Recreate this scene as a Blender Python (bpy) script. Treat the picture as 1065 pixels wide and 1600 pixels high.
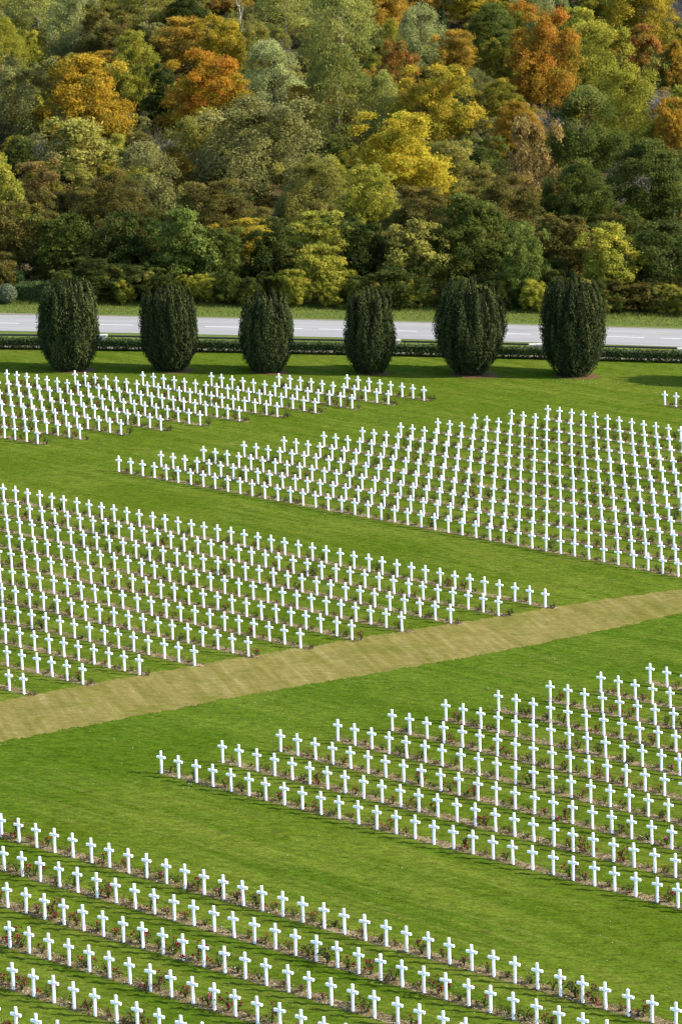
import bpy, bmesh, math, random
import numpy as np
from mathutils import Vector, Matrix

for o in list(bpy.data.objects): bpy.data.objects.remove(o)
S = bpy.context.scene
COL = S.collection
rng = np.random.default_rng(7)
random.seed(7)

# ------------------------------------------------------------------ camera, sky, sun, exposure
PITCH, ROLL, CAMZ = 0.19123369, -0.0352693, 39.895873
cam_d = bpy.data.cameras.new('camera'); cam = bpy.data.objects.new('camera', cam_d); COL.objects.link(cam)
cam_d.sensor_fit = 'VERTICAL'; cam_d.sensor_height = 36.0; cam_d.lens = 112.5
cam_d.clip_start = 1.0; cam_d.clip_end = 6000.0
sp, cp = math.sin(PITCH), math.cos(PITCH); sr, cr = math.sin(ROLL), math.cos(ROLL)
r0, u0, f0 = Vector((1,0,0)), Vector((0,sp,cp)), Vector((0,cp,-sp))
rt = cr*r0 + sr*u0; up = -sr*r0 + cr*u0
M = Matrix((rt, up, -f0)).transposed().to_4x4(); M.translation = Vector((0,0,CAMZ))
cam.matrix_world = M
S.camera = cam

SUN_ELEV, SUN_AZ = math.radians(30.5), math.radians(94.0)     # azimuth clockwise from +Y: the sun stands to the right
world = bpy.data.worlds.new('World'); S.world = world; world.use_nodes = True
wt = world.node_tree; bg = wt.nodes['Background']
sky = wt.nodes.new('ShaderNodeTexSky'); sky.sky_type = 'NISHITA'; sky.sun_disc = False
sky.sun_elevation = SUN_ELEV; sky.sun_rotation = SUN_AZ; sky.altitude = 380
wt.links.new(sky.outputs[0], bg.inputs[0]); bg.inputs[1].default_value = 0.15
sun_d = bpy.data.lights.new('sun', 'SUN'); sun_d.energy = 4.0; sun_d.angle = math.radians(0.55); sun_d.color = (1.0, 0.93, 0.82)
sun = bpy.data.objects.new('sun', sun_d); COL.objects.link(sun)
sd = Vector((math.sin(SUN_AZ)*math.cos(SUN_ELEV), math.cos(SUN_AZ)*math.cos(SUN_ELEV), math.sin(SUN_ELEV)))
sun.rotation_euler = (-sd).to_track_quat('-Z', 'Y').to_euler(); sun.location = (150, 150, 120)
S.view_settings.view_transform = 'Standard'; S.view_settings.look = 'None'
S.view_settings.gamma = 1.0; S.view_settings.exposure = 1.6
try: S.view_settings.use_curve_mapping = False
except Exception: pass

# ------------------------------------------------------------------ terrain
TC = (-6.1297, 3.1672, -1.4438, 0.6149, -0.1812, -0.1054)
TH, STEP = -0.641015087, 1.0367230640
U = np.array([math.cos(TH), math.sin(TH)]); V = np.array([-math.sin(TH), math.cos(TH)])
HX = [286,355,400,425,460,493,540,620,800,1500]; HZ = [0,0,4,6.5,11,17,25,35,45,60]
def _t(x, y):
    x = x/100; y = (y-180)/100
    return TC[0]*x+TC[1]*y+TC[2]*x*x+TC[3]*x*y+TC[4]*y*y+TC[5]*y**3
def ground(x, y):
    x = np.asarray(x, float); y = np.asarray(y, float)
    yh = y; x = np.clip(x, -70, 70); y = np.clip(y, -60, 286)
    xc = np.clip(x, -48, 48); yc = np.clip(y, 85, 225); e = .01
    dx = (_t(xc+e,yc)-_t(xc-e,yc))/(2*e); dy = (_t(xc,yc+e)-_t(xc,yc-e))/(2*e)
    return _t(xc,yc)+dx*(x-xc)+dy*(y-yc)+np.interp(yh, HX, HZ)
def gz(x, y): return float(ground(x, y))
def project(P):       # used only to name things by where they stand in the picture
    P = np.asarray(P, float); d = P-np.array([0,0,CAMZ])
    a = d@np.array(rt); b = d@np.array(up); c = d@np.array(f0)
    return 532.5+a/c*5000, 800-b/c*5000, c

# ------------------------------------------------------------------ mesh helpers
def mesh(name, verts, quads=None, tris=None, mats=(), mi=None, tint=None, smooth=False):
    m = bpy.data.meshes.new(name)
    verts = np.asarray(verts, np.float32).reshape(-1,3)
    parts = []; lens = []
    if quads is not None and len(quads): q = np.asarray(quads, np.int32); parts.append(q.ravel()); lens.append(np.full(len(q),4))
    if tris is not None and len(tris): t = np.asarray(tris, np.int32); parts.append(t.ravel()); lens.append(np.full(len(t),3))
    loops = np.concatenate(parts); ls = np.concatenate(lens).astype(np.int32)
    m.vertices.add(len(verts)); m.vertices.foreach_set('co', verts.ravel())
    m.loops.add(len(loops)); m.loops.foreach_set('vertex_index', loops)
    m.polygons.add(len(ls)); st = np.concatenate([[0],np.cumsum(ls)[:-1]]).astype(np.int32)
    m.polygons.foreach_set('loop_start', st); m.polygons.foreach_set('loop_total', ls)
    for k in mats: m.materials.append(k)
    if mi is not None: m.polygons.foreach_set('material_index', np.asarray(mi, np.int32))
    m.polygons.foreach_set('use_smooth', np.full(len(ls), smooth))
    if tint is not None:
        a = m.attributes.new('tint', 'FLOAT', 'POINT'); a.data.foreach_set('value', np.asarray(tint, np.float32))
    m.update(calc_edges=True); m.validate()
    return m
def obj(name, m, parent=None, loc=(0,0,0), rot=0, scale=None):
    o = bpy.data.objects.new(name, m); COL.objects.link(o); o.location = loc; o.rotation_euler = (0,0,rot) if not isinstance(rot,(tuple,list)) else rot
    if scale is not None: o.scale = scale
    if parent is not None: o.parent = parent
    return o
def tag(o, label, cat, group=None):
    o['label'] = label; o['category'] = cat
    if group: o['group'] = group
    return o
def structure(o): o['kind'] = 'structure'; return o
def stuff(o, label=None):
    o['kind'] = 'stuff'
    if label: o['label'] = label
    return o
def bm_mesh(name, bm, mats=(), smooth=False):
    m = bpy.data.meshes.new(name); bm.to_mesh(m); bm.free()
    for k in mats: m.materials.append(k)
    if smooth: m.polygons.foreach_set('use_smooth', np.full(len(m.polygons), True))
    return m
def box_bm(bm, c, s, bevel=0.0, taper=1.0):
    r = bmesh.ops.create_cube(bm, size=1.0); vs = r['verts']
    for v in vs:
        k = taper if v.co.z < 0 else 1.0
        v.co = Vector((c[0]+v.co.x*s[0]*k, c[1]+v.co.y*s[1]*k, c[2]+v.co.z*s[2]))
    if bevel:
        es = list({e for v in vs for e in v.link_edges})
        bmesh.ops.bevel(bm, geom=es, offset=bevel, segments=1, affect='EDGES')
def grid_sheet(xs, ys, dz=0.0, fn=None):
    X, Y = np.meshgrid(xs, ys); Z = ground(X, Y)+dz
    nx, ny = len(xs), len(ys); idx = np.arange(nx*ny).reshape(ny,nx)
    q = np.stack([idx[:-1,:-1],idx[:-1,1:],idx[1:,1:],idx[1:,:-1]],-1).reshape(-1,4)
    return np.stack([X,Y,Z],-1).reshape(-1,3), q
def rand_dirs(n, r=rng):
    d = r.normal(size=(n,3)); return d/np.linalg.norm(d,axis=1,keepdims=True)
def leaves(p, n, s, tint, asp=.6, along=None, r=rng):
    """rhombus leaves at p, facing n, half length s; along = preferred long axis"""
    N = len(p); n = n/np.maximum(np.linalg.norm(n,axis=1,keepdims=True),1e-6)
    a = r.normal(size=(N,3)) if along is None else along+r.normal(size=(N,3))*.35
    t = a-n*(a*n).sum(1,keepdims=True); t /= np.maximum(np.linalg.norm(t,axis=1,keepdims=True),1e-6)
    b = np.cross(n,t); s = np.asarray(s).reshape(-1,1)
    v = np.stack([p-t*s, p+b*s*asp, p+t*s, p-b*s*asp],1).reshape(-1,3)
    return v, np.arange(4*N).reshape(-1,4), np.repeat(tint,4)
def tube(path, radii, k=6):
    path = np.asarray(path,float); n = len(path); V_=[]; Q=[]
    for i in range(n):
        d = path[min(i+1,n-1)]-path[max(i-1,0)]; d/=max(np.linalg.norm(d),1e-6)
        a = np.cross(d,[0.31,0.9,0.2] if abs(d[2])>.9 else [0,0,1.]); a/=np.linalg.norm(a); b=np.cross(d,a)
        for j in range(k):
            w = 2*math.pi*j/k; V_.append(path[i]+radii[i]*(math.cos(w)*a+math.sin(w)*b))
    for i in range(n-1):
        for j in range(k): Q.append((i*k+j, i*k+(j+1)%k, (i+1)*k+(j+1)%k, (i+1)*k+j))
    return np.array(V_), np.array(Q)
class Acc:
    def __init__(s): s.v=[]; s.q=[]; s.t=[]; s.m=[]; s.n=0
    def add(s, v, q, t=None, m=0):
        s.v.append(np.asarray(v,float)); s.q.append(np.asarray(q)+s.n); s.n+=len(v)
        s.t.append(np.zeros(len(v)) if t is None else np.asarray(t,float)); s.m.append(np.full(len(q),m))
    def mesh(s, name, mats, smooth=False):
        return mesh(name, np.concatenate(s.v), quads=np.concatenate(s.q), mats=mats, mi=np.concatenate(s.m), tint=np.concatenate(s.t), smooth=smooth)

# ------------------------------------------------------------------ materials
class NT:
    def __init__(s, name):
        s.m = bpy.data.materials.new(name); s.m.use_nodes = True; s.t = s.m.node_tree; s.t.nodes.clear()
        s.out = s.n('ShaderNodeOutputMaterial')
    def n(s, typ, **kw):
        x = s.t.nodes.new(typ)
        for k,v in kw.items(): setattr(x,k,v)
        return x
    def l(s, a, b): s.t.links.new(a, b)
    def pos(s, rot=0.0, scale=(1,1,1)):
        g = s.n('ShaderNodeNewGeometry'); mp = s.n('ShaderNodeMapping'); s.l(g.outputs['Position'], mp.inputs['Vector'])
        mp.inputs['Rotation'].default_value = (0,0,rot)
        m2 = s.n('ShaderNodeMapping'); m2.inputs['Scale'].default_value = scale; s.l(mp.outputs[0], m2.inputs['Vector'])
        return m2.outputs[0]
    def noise(s, vec, scale, detail=4, rough=.6):
        x = s.n('ShaderNodeTexNoise'); x.inputs['Scale'].default_value = scale; x.inputs['Detail'].default_value = detail; x.inputs['Roughness'].default_value = rough
        s.l(vec, x.inputs['Vector']); return x.outputs['Fac']
    def ramp(s, fac, stops):
        x = s.n('ShaderNodeValToRGB'); e = x.color_ramp.elements
        while len(e) > len(stops): e.remove(e[-1])
        while len(e) < len(stops): e.new(1)
        for k,(p,c) in zip(e, stops): k.position = p; k.color = (*c,1) if len(c)==3 else c
        s.l(fac, x.inputs[0]); return x.outputs[0]
    def mix(s, fac, a, b, mode='MIX'):
        x = s.n('ShaderNodeMix', data_type='RGBA', blend_type=mode)
        if hasattr(fac,'links'): s.l(fac, x.inputs[0])
        else: x.inputs[0].default_value = fac
        for v,i in ((a,6),(b,7)):
            if hasattr(v,'links'): s.l(v, x.inputs[i])
            else: x.inputs[i].default_value = (*v,1)
        return x.outputs[2]
    def bsdf(s, col, rough=.8, spec=.25, bump=None, bstr=.5, bdist=.05, gain=.81):
        if hasattr(col,'links') and gain != 1: col = s.mix(1.0, col, g3(gain), 'MULTIPLY')
        b = s.n('ShaderNodeBsdfPrincipled'); b.inputs['Roughness'].default_value = rough; b.inputs['Specular IOR Level'].default_value = spec
        if hasattr(col,'links'): s.l(col, b.inputs['Base Color'])
        else: b.inputs['Base Color'].default_value = (*col,1)
        if bump is not None:
            k = s.n('ShaderNodeBump'); k.inputs['Strength'].default_value = bstr; k.inputs['Distance'].default_value = bdist
            s.l(bump, k.inputs['Height']); s.l(k.outputs[0], b.inputs['Normal'])
        return b.outputs[0]
    def done(s, sh): s.l(sh, s.out.inputs[0]); return s.m
def g3(v): return (v,v,v)

def mat_lawn():
    k = NT('lawn_grass'); P = k.pos(); R = k.pos(-TH+.05, (.05,.75,1)); R2 = k.pos(-TH+.05, (.10,2.4,1)); R3 = k.pos(0,(.45,1,1))
    big = k.noise(P, .045, 3); mid = k.noise(P, .42, 5, .7); fine = k.noise(R3, 3.6, 5, .75); xf = k.noise(R3, 14, 3, .8)
    streak = k.noise(R, .9, 4, .6); st2 = k.noise(R2, 1.5, 4, .65); lush = k.noise(P, .09, 2)
    c = k.ramp(big, [(.38,(.050,.086,.0062)),(.62,(.065,.099,.0085))])
    c = k.mix(k.ramp(streak,[(.40,g3(0)),(.62,g3(1))]), c, (.089,.119,.0130))
    c = k.mix(k.ramp(mid,[(.48,g3(0)),(.7,g3(.5))]), c, (.052,.080,.0045))
    c = k.mix(k.ramp(st2,[(.50,g3(0)),(.66,g3(.8))]), c, (.105,.118,.019))
    c = k.mix(k.ramp(lush,[(.5,g3(0)),(.68,g3(.6))]), c, (.048,.081,.0042))
    c = k.mix(.85, c, k.ramp(fine,[(.34,g3(.54)),(.5,g3(1.0)),(.66,g3(1.34))]), 'MULTIPLY')
    c = k.mix(.9, c, k.ramp(xf,[(.32,g3(.52)),(.68,g3(1.48))]), 'MULTIPLY')
    # the band below the mown path is watered and greener
    mp = k.n('ShaderNodeMapping', vector_type='TEXTURE'); mp.inputs['Location'].default_value = (-16.9,150.45,0); mp.inputs['Rotation'].default_value = (0,0,.675)
    g = k.n('ShaderNodeNewGeometry'); k.l(g.outputs['Position'],mp.inputs['Vector']); sx = k.n('ShaderNodeSeparateXYZ'); k.l(mp.outputs[0],sx.inputs[0])
    ad = k.n('ShaderNodeMath', operation='MULTIPLY_ADD'); k.l(mid,ad.inputs[0]); ad.inputs[1].default_value = 5.0; k.l(sx.outputs['Y'],ad.inputs[2])
    mr = k.n('ShaderNodeMapRange'); k.l(ad.outputs[0],mr.inputs[0]); mr.inputs[1].default_value=-9.5; mr.inputs[2].default_value=3.5
    band = k.ramp(mr.outputs[0],[(0,g3(0)),(.35,g3(.75)),(.9,g3(1)),(1,g3(0))])
    c = k.mix(band, c, k.mix(1.0, c, (.80,.93,.80), 'MULTIPLY'))
    h = k.n('ShaderNodeMath', operation='ADD'); k.l(fine,h.inputs[0]); k.l(xf,h.inputs[1])
    return k.done(k.bsdf(c, 1, 0, h.outputs[0], .5, .07))
def mat_straw():
    k = NT('dry_mown_grass'); P = k.pos(); R = k.pos(1.28, (.07,1.0,1)); R3 = k.pos(0,(.45,1,1))
    st = k.noise(R, 1.9, 5, .65); fine = k.noise(R3, 4, 5, .75); big = k.noise(P,.4,5,.65); xf = k.noise(R3,15,3,.8)
    c = k.ramp(st,[(.34,(.125,.112,.026)),(.5,(.158,.134,.038)),(.6,(.178,.150,.048)),(.72,(.225,.190,.075))])
    c = k.mix(k.ramp(big,[(.48,g3(0)),(.68,g3(.7))]), c, (.098,.104,.017))
    c = k.mix(.7, c, k.ramp(fine,[(.32,g3(.6)),(.68,g3(1.35))]), 'MULTIPLY')
    c = k.mix(.5, c, k.ramp(xf,[(.3,g3(.6)),(.7,g3(1.4))]), 'MULTIPLY')
    return k.done(k.bsdf(c,1,0,fine,.4,.05))
def mat_soil():
    k = NT('stony_soil'); P = k.pos(); n1 = k.noise(P,2.5,5,.7); n2 = k.noise(P,11,4,.8); big = k.noise(P,.25,3)
    c = k.ramp(n1,[(.36,(.075,.050,.022)),(.5,(.150,.110,.052)),(.64,(.235,.182,.095))])
    c = k.mix(k.ramp(n2,[(.54,g3(0)),(.64,g3(.85))]), c, (.42,.36,.23))
    c = k.mix(k.ramp(n2,[(.36,g3(.9)),(.48,g3(0))]), c, (.055,.037,.020))
    c = k.mix(k.ramp(big,[(.48,g3(0)),(.7,g3(.6))]), c, (.085,.085,.022))
    return k.done(k.bsdf(c,1,0,n2,.8,.05))
def mat_plain(name, a, b, scale=3, rough=.8, spec=.3, bstr=.2, bdist=.02, fine=25, gain=.81):
    k = NT(name); P = k.pos(); n = k.noise(P,scale,5,.65); n2 = k.noise(P,fine,3,.7)
    c = k.ramp(n,[(.3,a),(.7,b)]); c = k.mix(.35,c,k.ramp(n2,[(.3,g3(.7)),(.7,g3(1.25))]),'MULTIPLY')
    return k.done(k.bsdf(c,rough,spec,n2,bstr,bdist,gain))
def mat_road():
    k = NT('road_asphalt'); P = k.pos(); R = k.pos(0,(.04,1.2,1)); st = k.noise(R,.9,3,.5); n = k.noise(P,14,4,.7); big = k.noise(P,.4,4)
    c = k.ramp(st,[(.35,(.215,.205,.190)),(.65,(.270,.260,.242))])
    c = k.mix(k.ramp(big,[(.5,g3(0)),(.8,g3(.5))]), c, (.195,.187,.175))
    c = k.mix(.3,c,k.ramp(n,[(.3,g3(.8)),(.7,g3(1.2))]),'MULTIPLY')
    return k.done(k.bsdf(c,.8,.3,n,.15,.01))
def mat_leaf(name, a, b, c3=None, trans=.48, rough=.75):
    k = NT(name); at = k.n('ShaderNodeAttribute', attribute_name='tint'); oi = k.n('ShaderNodeObjectInfo')
    stops = [(.12,a),(.62,b)]+([(.93,c3)] if c3 else [])
    c = k.ramp(at.outputs['Fac'], stops)
    v = k.n('ShaderNodeMapRange'); v.inputs[3].default_value=.86; v.inputs[4].default_value=1.14; k.l(oi.outputs['Random'],v.inputs[0])
    hsv = k.n('ShaderNodeHueSaturation'); k.l(v.outputs[0],hsv.inputs['Value']); k.l(c,hsv.inputs['Color'])
    b1 = k.bsdf(hsv.outputs[0],rough,.06)
    tr = k.n('ShaderNodeBsdfTranslucent'); k.l(k.mix(1.0,hsv.outputs[0],g3(.81),'MULTIPLY'),tr.inputs[0])
    mx = k.n('ShaderNodeMixShader'); mx.inputs[0].default_value = trans; k.l(b1,mx.inputs[1]); k.l(tr.outputs[0],mx.inputs[2])
    return k.done(mx.outputs[0])
LAWN, STRAW, SOIL, ROAD = mat_lawn(), mat_straw(), mat_soil(), mat_road()
WHITE = mat_plain('white_cross_stone', (.82,.83,.82), (.90,.905,.90), 2.5, .55, .35, .05, .004, 30, 1)
PAINT = mat_plain('road_paint', (.62,.62,.60), (.78,.78,.77), 3, .7, .3)
STONE = mat_plain('pale_limestone', (.42,.40,.35), (.58,.55,.49), 4, .8, .25, .2, .01)
IRON = mat_plain('dark_iron', (.012,.012,.013), (.025,.023,.022), 6, .55, .4)
GRAVEL = mat_plain('pale_gravel', (.13,.12,.075), (.22,.20,.145), 9, .95, .1, .6, .03)
FLOOR = mat_plain('leaf_litter', (.045,.034,.014), (.095,.066,.024), 1.5, .95, .1, .8, .1, 12)
VERGE = mat_plain('verge_turf', (.066,.100,.012), (.115,.135,.022), 1.2, .9, .1, .8, .08, 9)
BARK = mat_plain('dark_bark', (.035,.027,.02), (.085,.068,.05), 3, .9, .15, .5, .03)
BIRCHBARK = mat_plain('white_birch_bark', (.38,.36,.33), (.62,.60,.56), 2.2, .8, .2, .2, .02)
TWIG = mat_plain('bare_twigs', (.17,.15,.135), (.27,.245,.22), 1.5, .9, .1)
VIOLTWIG = mat_plain('violet_grey_twigs', (.11,.095,.10), (.17,.15,.15), 1.5, .9, .1)
CLOD = mat_plain('dark_earth', (.060,.040,.018), (.115,.080,.040), 8, 1, 0)
PEBBLE = mat_plain('pale_pebble', (.30,.26,.20), (.52,.47,.40), 20, .9, .15)
DAISY = mat_plain('white_petals', (.7,.7,.66), (.8,.8,.78), 20, .8, .2)
BARESOIL = mat_plain('brown_needle_litter', (.075,.042,.017), (.125,.072,.030), 5, .95, .1, .6, .03)
BLOOM = {'red': mat_leaf('red_petals',(.20,.010,.022),(.34,.018,.040),(.46,.06,.10),.2),
         'pink': mat_leaf('pink_petals',(.45,.07,.16),(.58,.16,.26),None,.2)}
ROSELEAF = mat_leaf('rose_leaves',(.040,.045,.014),(.080,.095,.026),(.150,.105,.050),.3)
ROSEDARK = mat_leaf('dark_rose_leaves',(.030,.036,.012),(.064,.074,.023),(.13,.070,.036),.25)
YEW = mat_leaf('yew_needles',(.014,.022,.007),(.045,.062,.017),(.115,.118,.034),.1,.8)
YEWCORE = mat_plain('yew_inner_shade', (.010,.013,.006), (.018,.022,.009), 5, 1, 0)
HEDGE = mat_leaf('clipped_hedge_leaves',(.028,.046,.014),(.052,.080,.022),(.095,.115,.035),.15)
BOXLEAF = mat_leaf('box_hedge_leaves',(.045,.075,.018),(.085,.130,.032),(.13,.16,.05),.3)  # lighter copy of the hedge leaves, sunlit look put into the colour
GREYDOME = mat_leaf('grey_green_leaves',(.06,.075,.036),(.100,.118,.060),(.14,.155,.085),.15)
PAL = {
 'orange':((.13,.085,.014),(.25,.130,.018),(.33,.20,.03)), 'orangeb':((.10,.085,.018),(.21,.130,.022),(.29,.19,.035)),
 'goldorange':((.13,.105,.014),(.27,.165,.018),(.36,.25,.035)), 'redorange':((.17,.145,.018),(.29,.14,.016),(.33,.105,.022)),
 'rustorange':((.14,.105,.016),(.26,.125,.018),(.30,.095,.022)), 'rust':((.085,.085,.02),(.20,.080,.022),(.27,.11,.03)),
 'gold':((.10,.098,.015),(.215,.165,.020),(.31,.235,.035)), 'goldgreen':((.070,.085,.016),(.135,.125,.022),(.25,.19,.03)),
 'yellow':((.20,.17,.02),(.335,.265,.028),(.42,.345,.055)), 'yellowgreen':((.088,.100,.018),(.155,.155,.026),(.24,.21,.04)),
 'brightyellow':((.105,.125,.024),(.20,.200,.038),(.29,.27,.06)), 'olive':((.072,.076,.021),(.125,.122,.034),(.18,.16,.045)),
 'oliveb':((.052,.050,.016),(.090,.080,.024),(.155,.115,.035)), 'greyolive':((.085,.090,.038),(.145,.145,.062),(.195,.185,.08)),
 'green':((.032,.046,.011),(.064,.083,.019),(.12,.13,.038)), 'darkgreen':((.020,.031,.009),(.038,.054,.014),(.08,.088,.026)),
 'brightgreen':((.055,.082,.020),(.100,.135,.034),(.18,.21,.065)), 'greygreen':((.095,.110,.052),(.150,.168,.084),(.20,.215,.11)),
 'birchgreen':((.095,.108,.036),(.160,.170,.055),(.22,.215,.07)), 'birchdark':((.078,.092,.030),(.130,.142,.044),(.18,.175,.05)),
 'darkgrey':((.050,.056,.024),(.085,.090,.038),(.12,.12,.05)), 'pale':((.22,.22,.145),(.30,.30,.21),(.38,.37,.27)),
 'brown':((.075,.058,.022),(.155,.110,.045),(.26,.19,.09)), 'spruce':((.018,.034,.014),(.032,.054,.022),(.05,.075,.03)),
}
LIGHT = {'birchgreen','birchdark','greygreen','greyolive','olive','orange','orangeb','goldorange','redorange','rustorange','rust','gold','goldgreen','pale','brown','darkgrey'}
LEAF = {k: mat_leaf('leaves_'+k, *[tuple(min(.6,c*g*(1.5 if k in ('birchgreen','greygreen','olive','yellowgreen','darkgrey') else 1.28 if k in LIGHT else 1.12)) for c,g in zip(col,(1.50,1.43,.98) if k not in ('orange','rust','rustorange','redorange') else (1.38,1.48,1.1))) for col in v]) for k,v in PAL.items()}
# ------------------------------------------------------------------ the ground
xs = np.unique(np.concatenate([np.linspace(-700,-64,18),np.arange(-64,65,2.0),np.linspace(64,700,18)]))
ys = np.unique(np.concatenate([np.linspace(-500,80,14),np.arange(80,287,2.0)]))
v,q = grid_sheet(xs, ys); structure(obj('lawn', mesh('lawn', v, q, mats=[LAWN], smooth=True)))
ys2 = np.unique(np.concatenate([np.arange(286,560,4.0),np.linspace(560,1500,24)]))
v,q = grid_sheet(xs, ys2); structure(obj('forest_floor', mesh('forest_floor', v, q, mats=[FLOOR], smooth=True)))

def ribbon(name, mat, pts_a, pts_b, dz, n, jit=0.0, cols=4):
    """sheet between two edge polylines (same count), ragged by jit metres"""
    t = np.linspace(0,1,n); A = np.array(pts_a,float); B = np.array(pts_b,float)
    ta = np.linspace(0,1,len(A)); tb = np.linspace(0,1,len(B))
    a = np.stack([np.interp(t,ta,A[:,0]),np.interp(t,ta,A[:,1])],1); b = np.stack([np.interp(t,tb,B[:,0]),np.interp(t,tb,B[:,1])],1)
    d = (b-a)/np.linalg.norm(b-a,axis=1,keepdims=True)
    if jit:
        for e,s in ((a,-1),(b,1)):
            w = np.convolve(rng.normal(size=n+8),np.ones(9)/9,'valid')*1.6+np.convolve(rng.normal(size=n+60),np.ones(61)/61,'valid')*1.5+rng.normal(size=n)*.7
            e += d*(w*jit*s)[:,None]
    k = np.linspace(0,1,cols)
    XY = a[:,None,:]*(1-k)[None,:,None]+b[:,None,:]*k[None,:,None]
    Z = ground(XY[...,0],XY[...,1])+dz
    idx = np.arange(n*cols).reshape(n,cols)
    q = np.stack([idx[:-1,:-1],idx[1:,:-1],idx[1:,1:],idx[:-1,1:]],-1).reshape(-1,4)
    return obj(name, mesh(name, np.concatenate([XY,Z[...,None]],-1).reshape(-1,3), q, mats=[mat], smooth=True))
# straw coloured mown path: edge points measured on the ground
near = [(-60,117.5),(-30,140.4),(-16.9,150.24),(-12.46,153.6),(-7.11,157.8),(-4.5,159.8),(-.56,162.6),(4.66,166.4),(9.38,170.0),(14.55,174.4),(19.36,178.8),(26,185.2),(34,193.2),(70,229)]
far  = [(-60,123),(-30,147.2),(-17.55,157.2),(-13.87,160.3),(-10.66,162.8),(-5.32,166.9),(-2.37,168.9),(.01,170.6),(3.08,172.8),(6.64,175.3),(12.4,179.4),(19.92,184.4),(26,189.8),(34,198),(70,235)]
def even(pts):
    p = np.array(pts); x = np.linspace(p[0,0],p[-1,0],120); return np.stack([x,np.interp(x,p[:,0],p[:,1])],1)
structure(ribbon('mown_path', STRAW, even(far), even(near), .005, 2600, .13, 9))
# road with pale shoulder and centre dashes
rx = np.linspace(-150,150,160)
def yn(x): return 270.3-.02*np.clip(x,-40,40)
def yf(x): return 279.2-.013*np.clip(x,-40,40)
def yc(x): return 274.45-.02*np.clip(x,-40,40)
def strip(name, mat, fa, fb, dz, xs=rx, jit=0, cols=3):
    return structure(ribbon(name, mat, [(x,fa(x)) for x in xs], [(x,fb(x)) for x in xs], dz, len(xs) if not jit else len(xs)*5, jit, cols))
strip('road_verge', VERGE, lambda x: yf(x)+.25, lambda x: 287.0+0*x, .010, cols=6)
strip('road', ROAD, yn, yf, .02)
strip('gravel_shoulder', GRAVEL, lambda x: yf(x)-.12, lambda x: yf(x)+.42+.5*max(0,min(1,(-17-x)/10)), .026, jit=.05)
strip('gravel_strip', GRAVEL, lambda x: 262.7+0*x, lambda x: 264.0+0*x, .010, jit=.06)
strip('roadside_grass', VERGE, lambda x: 264.3+0*x, lambda x: yn(x)-.05, .006, cols=4)
road = bpy.data.objects['road']
for k in range(-6, 20):
    x1 = 26.7-4.9*k+14.7; x0 = x1-3.55
    if x0 < -70 or x1 > 70: continue
    o = ribbon('lane_dash', PAINT, [(x0,yc(x0)-.07),(x1,yc(x1)-.07)], [(x0,yc(x0)+.07),(x1,yc(x1)+.07)], .026, 6, 0, 2); o.parent = road

# ------------------------------------------------------------------ rows of graves
ROWS = [
('A',1,99.65,-103.97,55),
('A',2,96.42,-100.89,52),
('A',3,93.09,-97.71,45),
('A',4,89.73,-94.52,38),
('A',5,86.38,-91.35,32),
('A',6,83.08,-89.26,26),
('B',1,111.48,-94.23,39),
('B',2,114.73,-93.16,36),
('B',3,117.98,-92.15,33),
('B',4,121.21,-91.14,31),
('B',5,124.43,-90.14,28),
('B',6,127.66,-89.13,25),
('B',7,130.88,-88.12,22),
('B',8,134.17,-87.12,19),
('B',9,137.39,-86.09,17),
('B',10,140.64,-85.06,14),
('B',11,143.89,-84.03,11),
('B',12,147.14,-83.00,11),
('C',1,162.14,-139.57,54),
('C',2,165.35,-138.49,51),
('C',3,168.59,-137.43,49),
('C',4,171.84,-136.39,46),
('C',5,175.08,-135.38,43),
('C',6,178.34,-134.35,40),
('C',7,181.60,-133.35,37),
('C',8,184.85,-132.31,34),
('C',9,188.13,-131.34,32),
('C',10,191.39,-130.31,29),
('C',11,194.69,-129.29,26),
('C',12,198.12,-128.32,23),
('D',1,150.33,-149.68,51),
('D',2,146.97,-146.50,47),
('D',3,143.70,-144.43,44),
('D',4,140.42,-141.30,40),
('D',5,137.12,-138.17,36),
('D',6,133.84,-135.08,32),
('D',7,130.56,-131.93,28),
('D',8,127.25,-128.80,24),
('D',9,123.95,-125.68,20),
('D',10,120.64,-122.57,16),
('D',11,117.30,-119.43,12),
('E',1,165.62,-163.43,14),
('E',2,168.84,-166.45,18),
('E',3,172.09,-169.54,22),
('E',4,175.30,-172.65,26),
('E',5,178.54,-175.75,30),
('E',6,181.78,-167.45,23),
('E',7,185.02,-163.29,20),
('E',8,188.21,-159.11,17),
('E',9,191.46,-154.96,14),
('E',10,194.70,-150.82,11),
('E',11,198.00,-146.69,8),
('F',1,209.61,-125.08,6),
('F',2,212.86,-124.05,6),
]
def xy(P, T, i): return (T+i*STEP)*U+P*V
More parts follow.
